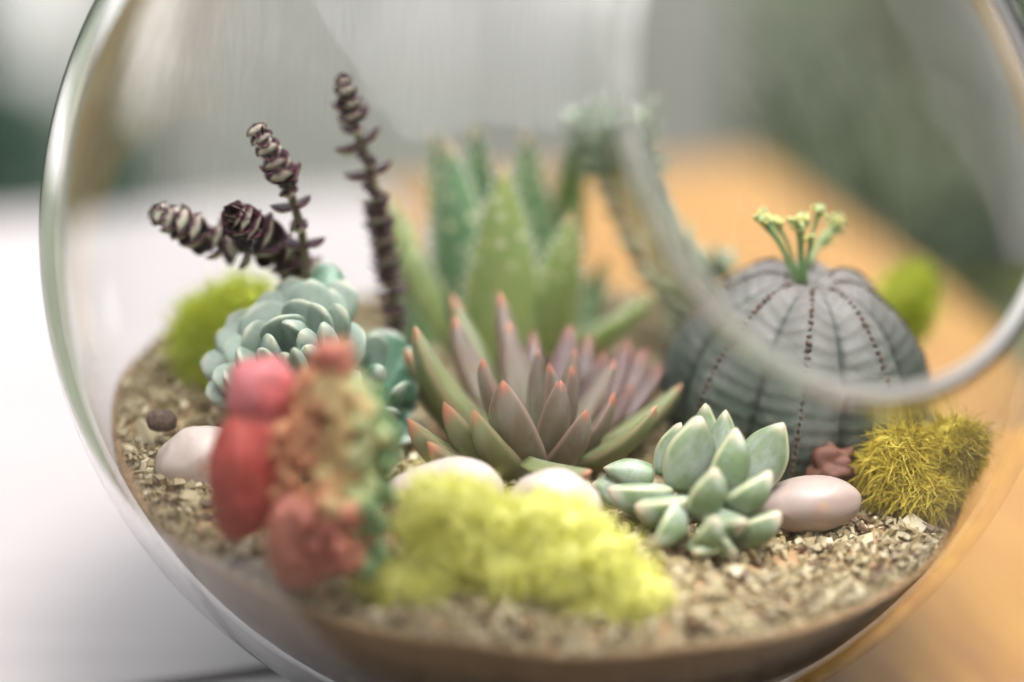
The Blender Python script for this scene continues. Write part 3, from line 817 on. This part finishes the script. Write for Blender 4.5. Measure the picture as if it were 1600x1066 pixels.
# ---- ribbed globular cactus with flower stalks
eu_c = W(1240, 612, .006)
EU_R = 0.0262
def make_euphorbia():
    t = NT("ribbed_grey_green_skin")
    lat = t.attr("along"); ed = t.attr("edge")
    co = t.coord("Object")
    n1 = t.noise(co, 90, 4)
    wav = t.math('SINE', t.math('ADD', t.math('MULTIPLY', lat, 150.0), t.math('MULTIPLY', ed, -5.0)))
    wav2 = t.math('SINE', t.math('ADD', t.math('MULTIPLY', lat, 46.0), t.math('ADD', t.math('MULTIPLY', ed, -3.5), t.math('MULTIPLY', n1, 5.0))))
    c = t.mix(t.ramp(lat, 0.08, 0.55), (0.195, 0.175, 0.165), (0.032, 0.072, 0.050))  # grey-brown skin; shade of the lower body is put into the dark green
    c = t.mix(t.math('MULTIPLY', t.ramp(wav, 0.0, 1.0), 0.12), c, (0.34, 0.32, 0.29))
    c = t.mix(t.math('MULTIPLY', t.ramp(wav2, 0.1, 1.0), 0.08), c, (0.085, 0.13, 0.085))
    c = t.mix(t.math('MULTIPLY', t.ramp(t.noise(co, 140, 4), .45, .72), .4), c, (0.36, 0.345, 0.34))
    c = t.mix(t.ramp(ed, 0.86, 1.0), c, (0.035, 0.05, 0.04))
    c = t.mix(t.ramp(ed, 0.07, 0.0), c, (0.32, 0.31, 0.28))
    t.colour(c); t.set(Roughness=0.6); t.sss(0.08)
    t.bump(t.math('ADD', t.math('MULTIPLY', wav, .4), t.noise(co, 500, 3)), 0.35, 0.0005)
    V, F, al, ed_ = [], [], [], []
    NA, NL = 192, 72
    PH = rad(-95)
    def point(u, a, lift=0.0):
        th = u * math.pi * 0.96
        k = ((a - PH) / (2*math.pi) * 8) % 1.0
        q = abs(k - .5) * 2; q = 1 - q            # 0 ridge .. 1 valley
        rib = 1 - (0.15 * q + 0.05 * max(0, (q - .82) / .18) ** 2) * min(1, math.sin(th) * 1.25)
        sag = 1 + 0.05 * math.sin(th)
        dip = -0.0016 * math.exp(-(th / .16) ** 2)
        r = EU_R * (math.sin(th) ** 0.92) * rib * sag + lift * math.sin(th)
        z = EU_R * 0.98 * math.cos(th) + dip + lift * math.cos(th) + 0.0016 * (1 - q) * math.exp(-((th - .35) / .3) ** 2)
        return Vector((r * math.cos(a), r * math.sin(a), z)), q
    for i in range(NL + 1):
        for j in range(NA):
            v, q = point(max(i / NL, .004), 2*math.pi*j/NA)
            V.append(v); al.append(i / NL); ed_.append(q)
    for i in range(NL):
        for j in range(NA):
            a = i*NA + j; b = i*NA + (j+1) % NA
            F.append((a, a + NA, b + NA, b))
    F.append(tuple(j for j in range(NA))); F.append(tuple(NL*NA + j for j in reversed(range(NA))))
    tilt = Matrix.Rotation(rad(5), 4, 'Y') @ Matrix.Rotation(rad(9), 4, 'X')
    WM = Matrix.Translation(eu_c) @ tilt
    e = empty("ribbed_cactus", (eu_c.x, eu_c.y, surf_z(eu_c.x, eu_c.y)), "round grey green ribbed cactus with brown studded ridges and flower stalks on top", "cactus")
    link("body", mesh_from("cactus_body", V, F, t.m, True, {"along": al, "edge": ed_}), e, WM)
    tm = NT("brown_tubercle"); tm.colour(tm.mix(tm.n.new("ShaderNodeObjectInfo").outputs["Random"], (0.035, 0.022, 0.016), (0.13, 0.085, 0.058))); tm.set(Roughness=.7)
    tub = blob("tubercle", tm.m, None, (.0006, .00085, .00052), amp=.35, sub=2, freq=1.6, seed=4)
    for k in range(8):
        a = PH + 2*math.pi*k/8
        for i in range(30):
            u = 0.055 + 0.50 * (i / 29) ** 1.12
            p, _ = point(u, a, 0.0001)
            nrm = p.normalized()
            mm = Matrix.Translation(p) @ nrm.to_track_quat('Z', 'Y').to_matrix().to_4x4() @ Matrix.Rotation(rnd.uniform(0, 6), 4, 'Z') @ Matrix.Scale(rnd.uniform(.5, .95) * (.75 if i < 6 else 1), 4)
            link("tubercle", tub, e, WM @ mm)
    # flower stalks
    sm = NT("flower_stalk_green"); sm.colour((0.24, 0.36, 0.16)); sm.set(Roughness=.5); sm.sss(.15)
    bm_ = NT("flower_bud"); bm_.colour(bm_.mix(bm_.ramp(bm_.n.new("ShaderNodeObjectInfo").outputs["Random"], .2, .9), (0.36, 0.44, 0.20), (0.78, 0.70, 0.25))); bm_.set(Roughness=.55)
    bud = blob("bud", bm_.m, None, (.00062, .00062, .00085), amp=.25, sub=2, seed=2)
    crown = WM @ Vector((0, 0, EU_R * .93))
    stalks = [((1252, 428), (1250, 348), .0, 1.0, 26, 1.1), ((1246, 428), (1193, 345), .0, .85, 16, .9), ((1258, 428), (1268, 377), -.001, .6, 5, .6),
              ((1256, 420), (1279, 333), .003, .5, 8, .7), ((1246, 415), (1214, 352), .002, .5, 7, .6), ((1256, 415), (1308, 350), .014, .8, 20, 1.1), ((1254, 415), (1292, 378), .012, .6, 10, .9)]
    for (bx, by), (tx, ty), dy, rs, nb, hs_ in stalks:
        B = W(bx, by, crown.y + dy * .3); T = W(tx, ty, crown.y + dy)
        Md = B.lerp(T, .5) + Vector((0, 0, .0006))
        pts = smooth_path([B - Vector((0, 0, .002)), Md, T], 8)
        rr = [.00068 * rs * (1 + (.9 * max(0, i / 8 - .55) * 2)) for i in range(9)]
        st = link("flower_stalk", tube_mesh("flower_stalk", sm.m, [q - B for q in pts], rr, 9), e, Matrix.Translation(B))
        for k in range(nb):
            o = Vector((rnd.gauss(0, 1), rnd.gauss(0, 1), rnd.gauss(.3, .8))).normalized()
            pos = T + o * .0016 * hs_ * rnd.uniform(.6, 1.2) + Vector((0, 0, .0003))
            mm = Matrix.Translation(pos) @ (o + Vector((0, 0, .6))).to_track_quat('Z', 'Y').to_matrix().to_4x4() @ Matrix.Scale(rnd.uniform(.75, 1.15), 4)
            link("bud", bud, st, mm)
make_euphorbia()

# ---- pink and red crested cactus at the left front
def crest_mat(name, a, b, sc=160, rough=.58):
    t = NT(name)
    co = t.coord("Object")
    t.colour(t.mix(t.math('MULTIPLY', t.ramp(t.noise(co, sc * 6, 3), .58, .7), .35), t.mix(t.ramp(t.noise(co, sc, 4), .35, .68), a, b), (0.78, 0.52, 0.42))); t.set(Roughness=rough); t.sss(.3, (1, .35, .2), .003)
    t.bump(t.noise(co, sc * 5, 3), .2, .0005)
    return t.m
M_RED = crest_mat("red_cactus_skin", (0.68, 0.13, 0.11), (0.56, 0.065, 0.055))
M_PINK = crest_mat("pink_cactus_skin", (0.70, 0.24, 0.27), (0.64, 0.12, 0.12))
M_SALM = crest_mat("salmon_cactus_skin", (0.72, 0.30, 0.22), (0.62, 0.18, 0.14))
M_ORAN = crest_mat("orange_cactus_skin", (0.74, 0.42, 0.20), (0.62, 0.22, 0.14))
M_YELL = crest_mat("yellow_cactus_skin", (0.78, 0.64, 0.30), (0.70, 0.44, 0.22))
M_LIME = crest_mat("lime_cactus_skin", (0.46, 0.56, 0.26), (0.62, 0.62, 0.32))
M_GRN = crest_mat("green_cactus_skin", (0.12, 0.26, 0.10), (0.25, 0.38, 0.18))
cr_c = W(460, 800, -.054)
crest = empty("crested_cactus", (cr_c.x, cr_c.y, surf_z(cr_c.x, cr_c.y)), "red and pink grafted cactus with a bumpy orange, yellow and green crest", "cactus")
def lobe(px, py, y, rx, ry, rz, mat, amp=.06, seed=1.0, roll=0.0, name="lobe", sub=4, freq=1.2):
    y -= .004
    c = W(px, py, y)
    rot = Matrix.Rotation(-roll, 3, 'Y')
    return link(name, blob(name, mat, c, (rx * PX * .86, rz * PX * .86, ry * PX * .90), rot, amp, freq, sub, seed), crest, Matrix.Translation(c))
lobe(392, 735, -.058, 66, 108, 62, M_RED, .13, 1.0, rad(-6), freq=1.9)
lobe(412, 618, -.056, 60, 66, 50, M_PINK, .13, 2.0, rad(-12), freq=1.9)
lobe(474, 838, -.066, 58, 84, 46, M_SALM, .10, 3.0)
lobe(510, 680, -.060, 50, 120, 40, M_ORAN, .14, 4.0, rad(10))
lobe(580, 705, -.057, 34, 120, 32, M_GRN, .16, 5.0, rad(-4))
for i in range(270):
    t = rnd.random(); u = rnd.random()
    py = 545 + 340 * t
    if t < .14: x0, x1 = 500, 548
    elif t < .7: x0, x1 = 486 - 60 * min(1, (t - .14) * 3), 560 + 62 * min(1, (t - .14) * 4)
    else: x0, x1 = 440, 600
    px = x0 + (x1 - x0) * u
    g_ = (px - 455) / 170 + rnd.uniform(-.12, .12)
    if t < .1: mat = M_SALM if rnd.random() < .7 else M_ORAN
    elif t > .72: mat = M_SALM if g_ < .55 else (M_ORAN if g_ < .7 else M_GRN)
    else: mat = M_ORAN if g_ < .3 else (M_YELL if g_ < .62 else (M_LIME if g_ < .84 else M_GRN))
    s = rnd.uniform(8, 19)
    lobe(px, py, -.062 - .006 * (1 - abs(2*u - 1)) - .004 * (t > .7) + rnd.uniform(-.002, .002), s, s * 1.15, s, mat, .25, i * .7, 0, "tubercle", 2, 1.6)

# ---- pebbles
def pebble_material(name, ca, cb):
    pb = NT(name)
    co = pb.coord("Object")
    info = pb.n.new("ShaderNodeObjectInfo").outputs["Random"]
    c1 = pb.mix(pb.ramp(pb.noise(co, 60, 4), .35, .7), ca, cb)
    wv = pb.n.new("ShaderNodeTexWave"); wv.inputs["Scale"].default_value = 55; wv.inputs["Distortion"].default_value = 9; wv.inputs["Detail"].default_value = 3
    pb.l.new(pb.mapping(co, (1, 1, 2.2), (.5, .3, .8)), wv.inputs["Vector"])
    c1 = pb.mix(pb.math('MULTIPLY', pb.ramp(wv.outputs["Fac"], .80, 1.0), .3), c1, (0.46, 0.33, 0.27))
    c1 = pb.mix(pb.math('MULTIPLY', pb.ramp(pb.noise(co, 95, 4), .60, .70), .8), c1, (0.42, 0.24, 0.13))
    pb.colour(c1); pb.set(Roughness=.38); pb.sss(.2, (1, .8, .7), .003); pb.bump(pb.noise(co, 400, 3), .06, .0004)
    return pb.m
M_PEB = pebble_material("pebble_darkened_for_sun", (0.36, 0.29, 0.26), (0.30, 0.225, 0.20))  # darker copy of the pebble colour, offsetting the strong sun on it
M_PEB_LIGHTENED = pebble_material("pebble_lightened_for_shade", (0.60, 0.51, 0.475), (0.50, 0.40, 0.36))  # lighter copy for left and front pebbles, offsetting shade in the colour
def pebble(px, py, y, rx, ry, rz, label, roll=0, seed=1.0, amp=.15, freq=1.0, mat=None):
    c = W(px, py, y)
    o = link("pebble", blob("pebble", mat or M_PEB, c, (rx * PX, rz * PX, ry * PX), Matrix.Rotation(-roll, 3, 'Y'), amp, freq, 4, seed), None, Matrix.Translation(c))
    tag(o, label, "pebble", "smooth pebbles lying on the gravel")
pebble(312, 728, -.030, 72, 62, 60, "egg shaped white pebble at the left beside the red cactus", rad(18), 1.3, mat=M_PEB_LIGHTENED)
pebble(697, 778, -.044, 92, 62, 60, "pinkish white pebble behind the yellow moss, below the purple rosette", 0, 2.1, mat=M_PEB_LIGHTENED)
pebble(872, 790, -.048, 72, 56, 52, "pale pink pebble between the yellow moss and the pointed green succulent", rad(-20), 3.7, mat=M_PEB_LIGHTENED)
pebble(1262, 788, -.034, 84, 42, 50, "long flat pale pebble at the right below the ribbed cactus", rad(4), 4.4, .08, .8)
pebble(1298, 732, -.020, 40, 34, 30, "small red brown stone at the foot of the ribbed cactus", .3, 6.4, .45, 1.8)
rs_ = NT("red_brown_stone"); rs_.colour((0.13, 0.05, 0.032)); rs_.set(Roughness=.7)
o = [q for q in col.objects if q.get("label", "").startswith("small red brown")][0]
o.data.materials[0] = rs_.m; o.name = "stone"; o["category"] = "stone"; del o["group"]

# ---- moss
def moss_mat(name, a, b, dark, trans=.2):
    t = NT(name)
    r = t.n.new("ShaderNodeNewGeometry").outputs["Random Per Island"]
    c = t.mix(r, a, b)
    c = t.mix(t.math('MULTIPLY', t.ramp(t.noise(t.coord("Object"), 120, 3), .5, .75), .6), c, dark)
    t.colour(c); t.set(Roughness=.7, Specular_IOR_Level=.2)
    tr = t.n.new("ShaderNodeBsdfTranslucent"); t.l.new(c, tr.inputs["Color"])
    mx = t.n.new("ShaderNodeMixShader"); mx.inputs[0].default_value = trans
    t.l.new(t.p.outputs[0], mx.inputs[1]); t.l.new(tr.outputs[0], mx.inputs[2])
    t.l.new(mx.outputs[0], t.n["Material Output"].inputs["Surface"])
    return t.m
def moss(label, lobes, mat, count, length, thick=.00011, curl=.6, droop=0.0):
    """lobes: (px, py, y, rx, ry, rz) in photograph pixels"""
    LB = [(W(a, b, y), Vector((rx * PX, rz * PX, ry * PX))) for a, b, y, rx, ry, rz in lobes]
    cen = sum((c for c, _ in LB), Vector()) / len(LB)
    e = empty("moss_clump", (cen.x, cen.y, surf_z(cen.x, cen.y)), label, "moss")
    for k, (c, r) in enumerate(LB):
        link("cushion", blob("cushion", mat, c, r * .84, None, .38, 3.2, 4, k * 1.3 + 1), e, Matrix.Translation(c))
    V, F = [], []
    wts = [r.x * r.z for _, r in LB]
    for i in range(count):
        c, r = rnd.choices(LB, wts)[0]
        d = Vector((rnd.gauss(0, 1), rnd.gauss(0, 1), rnd.gauss(0, 1))).normalized()
        if d.y > .75: d.y = -d.y
        p = c + Vector((d.x * r.x, d.y * r.y, d.z * r.z)) * rnd.uniform(.82, 1.0)
        n = Vector((d.x / r.x, d.y / r.y, d.z / r.z)).normalized()
        dirn = (n + Vector((rnd.gauss(0, curl), rnd.gauss(0, curl), rnd.gauss(0, curl) - droop))).normalized()
        L = length * rnd.uniform(.5, 1.3)
        x = dirn.cross(Vector((rnd.gauss(0, 1), rnd.gauss(0, 1), rnd.gauss(0, 1)))).normalized(); y = dirn.cross(x)
        if (p + dirn * L * 1.25 - CB).length > RI - .0012: continue
        b = len(V)
        bend = Vector((rnd.gauss(0, 1), rnd.gauss(0, 1), rnd.gauss(0, 1) - droop * 2)) * L * .3
        for k in range(4):
            u = k / 3; q = p + dirn * L * u + bend * u * u; rr = thick * (1.05 - .75 * u)
            for a in (0, 2.094, 4.188): V.append(q + (x * math.cos(a) + y * math.sin(a)) * rr)
        for k in range(3):
            for j in range(3):
                F.append((b + k*3 + j, b + k*3 + (j+1) % 3, b + k*3 + 3 + (j+1) % 3, b + k*3 + 3 + j))
    o = link("fringe", mesh_from("fringe", V, F, mat, False), e)
    o["kind"] = "stuff"
    return e
M_MOSS = moss_mat("lime_moss", (0.66, 0.74, 0.07), (0.84, 0.88, 0.20), (0.58, 0.66, 0.06), .25)
M_MOSS_Y = moss_mat("yellow_moss", (0.83, 0.82, 0.15), (0.91, 0.90, 0.38), (0.68, 0.63, 0.08), .12)
M_MOSS_O = moss_mat("ochre_moss", (0.48, 0.37, 0.04), (0.74, 0.60, 0.11), (0.20, 0.14, 0.03))
moss("bright lime moss tuft at the left behind the blue green rosette", [(335, 545, .012, 58, 80, 50), (375, 490, .018, 70, 50, 50), (310, 520, .014, 34, 46, 40)], M_MOSS, 5200, .0040, curl=.5)
moss("large yellow moss clump in the front, leaning on the pale pebbles", [(690, 800, -.062, 58, 58, 44), (735, 796, -.060, 40, 40, 36), (700, 860, -.064, 64, 50, 44), (775, 820, -.062, 44, 40, 36), (840, 815, -.062, 44, 42, 40), (890, 830, -.062, 48, 46, 40), (880, 880, -.066, 66, 50, 44), (935, 880, -.066, 56, 50, 40), (990, 925, -.068, 50, 38, 36), (930, 935, -.068, 58, 40, 36), (650, 905, -.067, 66, 28, 36), (790, 890, -.066, 56, 36, 36), (600, 915, -.067, 40, 18, 26)], M_MOSS_Y, 7500, .0034, thick=.00015, curl=.6)
moss("lime moss tuft at the far right behind the ribbed cactus", [(1420, 480, .040, 50, 62, 46), (1390, 530, .038, 46, 60, 40), (1440, 450, .042, 30, 34, 30), (1400, 620, .038, 44, 60, 40)], M_MOSS, 4200, .0040)
moss("ochre stringy moss clump at the right in front of the glass wall", [(1410, 735, -.022, 62, 72, 46), (1495, 712, -.020, 60, 60, 46), (1450, 768, -.026, 60, 40, 40)], M_MOSS_O, 6500, .0036, thick=.00015, curl=1.3, droop=.4)

# ---- a little dark cone on the gravel at the left
cm = NT("dark_brown_cone"); cm.colour((0.10, 0.065, 0.05)); cm.set(Roughness=.8)
cc = W(252, 658, -.021)
cone = empty("seed_cone", (cc.x, cc.y, surf_z(cc.x, cc.y)), "tiny dark brown cone lying on the gravel at the left", "cone")
link("core", blob("core", cm.m, cc, (.0016, .0014, .0017), None, .2, 2, 3, 3), cone, Matrix.Translation(cc))
scl = blob("scale", cm.m, None, (.0011, .0007, .0015), None, .4, 2, 2, 1)
for i in range(26):
    z = 1 - 2 * (i + .5) / 26; a = i * 2.4
    d = Vector((math.sqrt(1 - z*z) * math.cos(a), math.sqrt(1 - z*z) * math.sin(a), z))
    link("scale", scl, cone, Matrix.Translation(cc + Vector((d.x * 1.5, d.y, d.z * .9)) * .0016) @ d.to_track_quat('Y', 'Z').to_matrix().to_4x4())
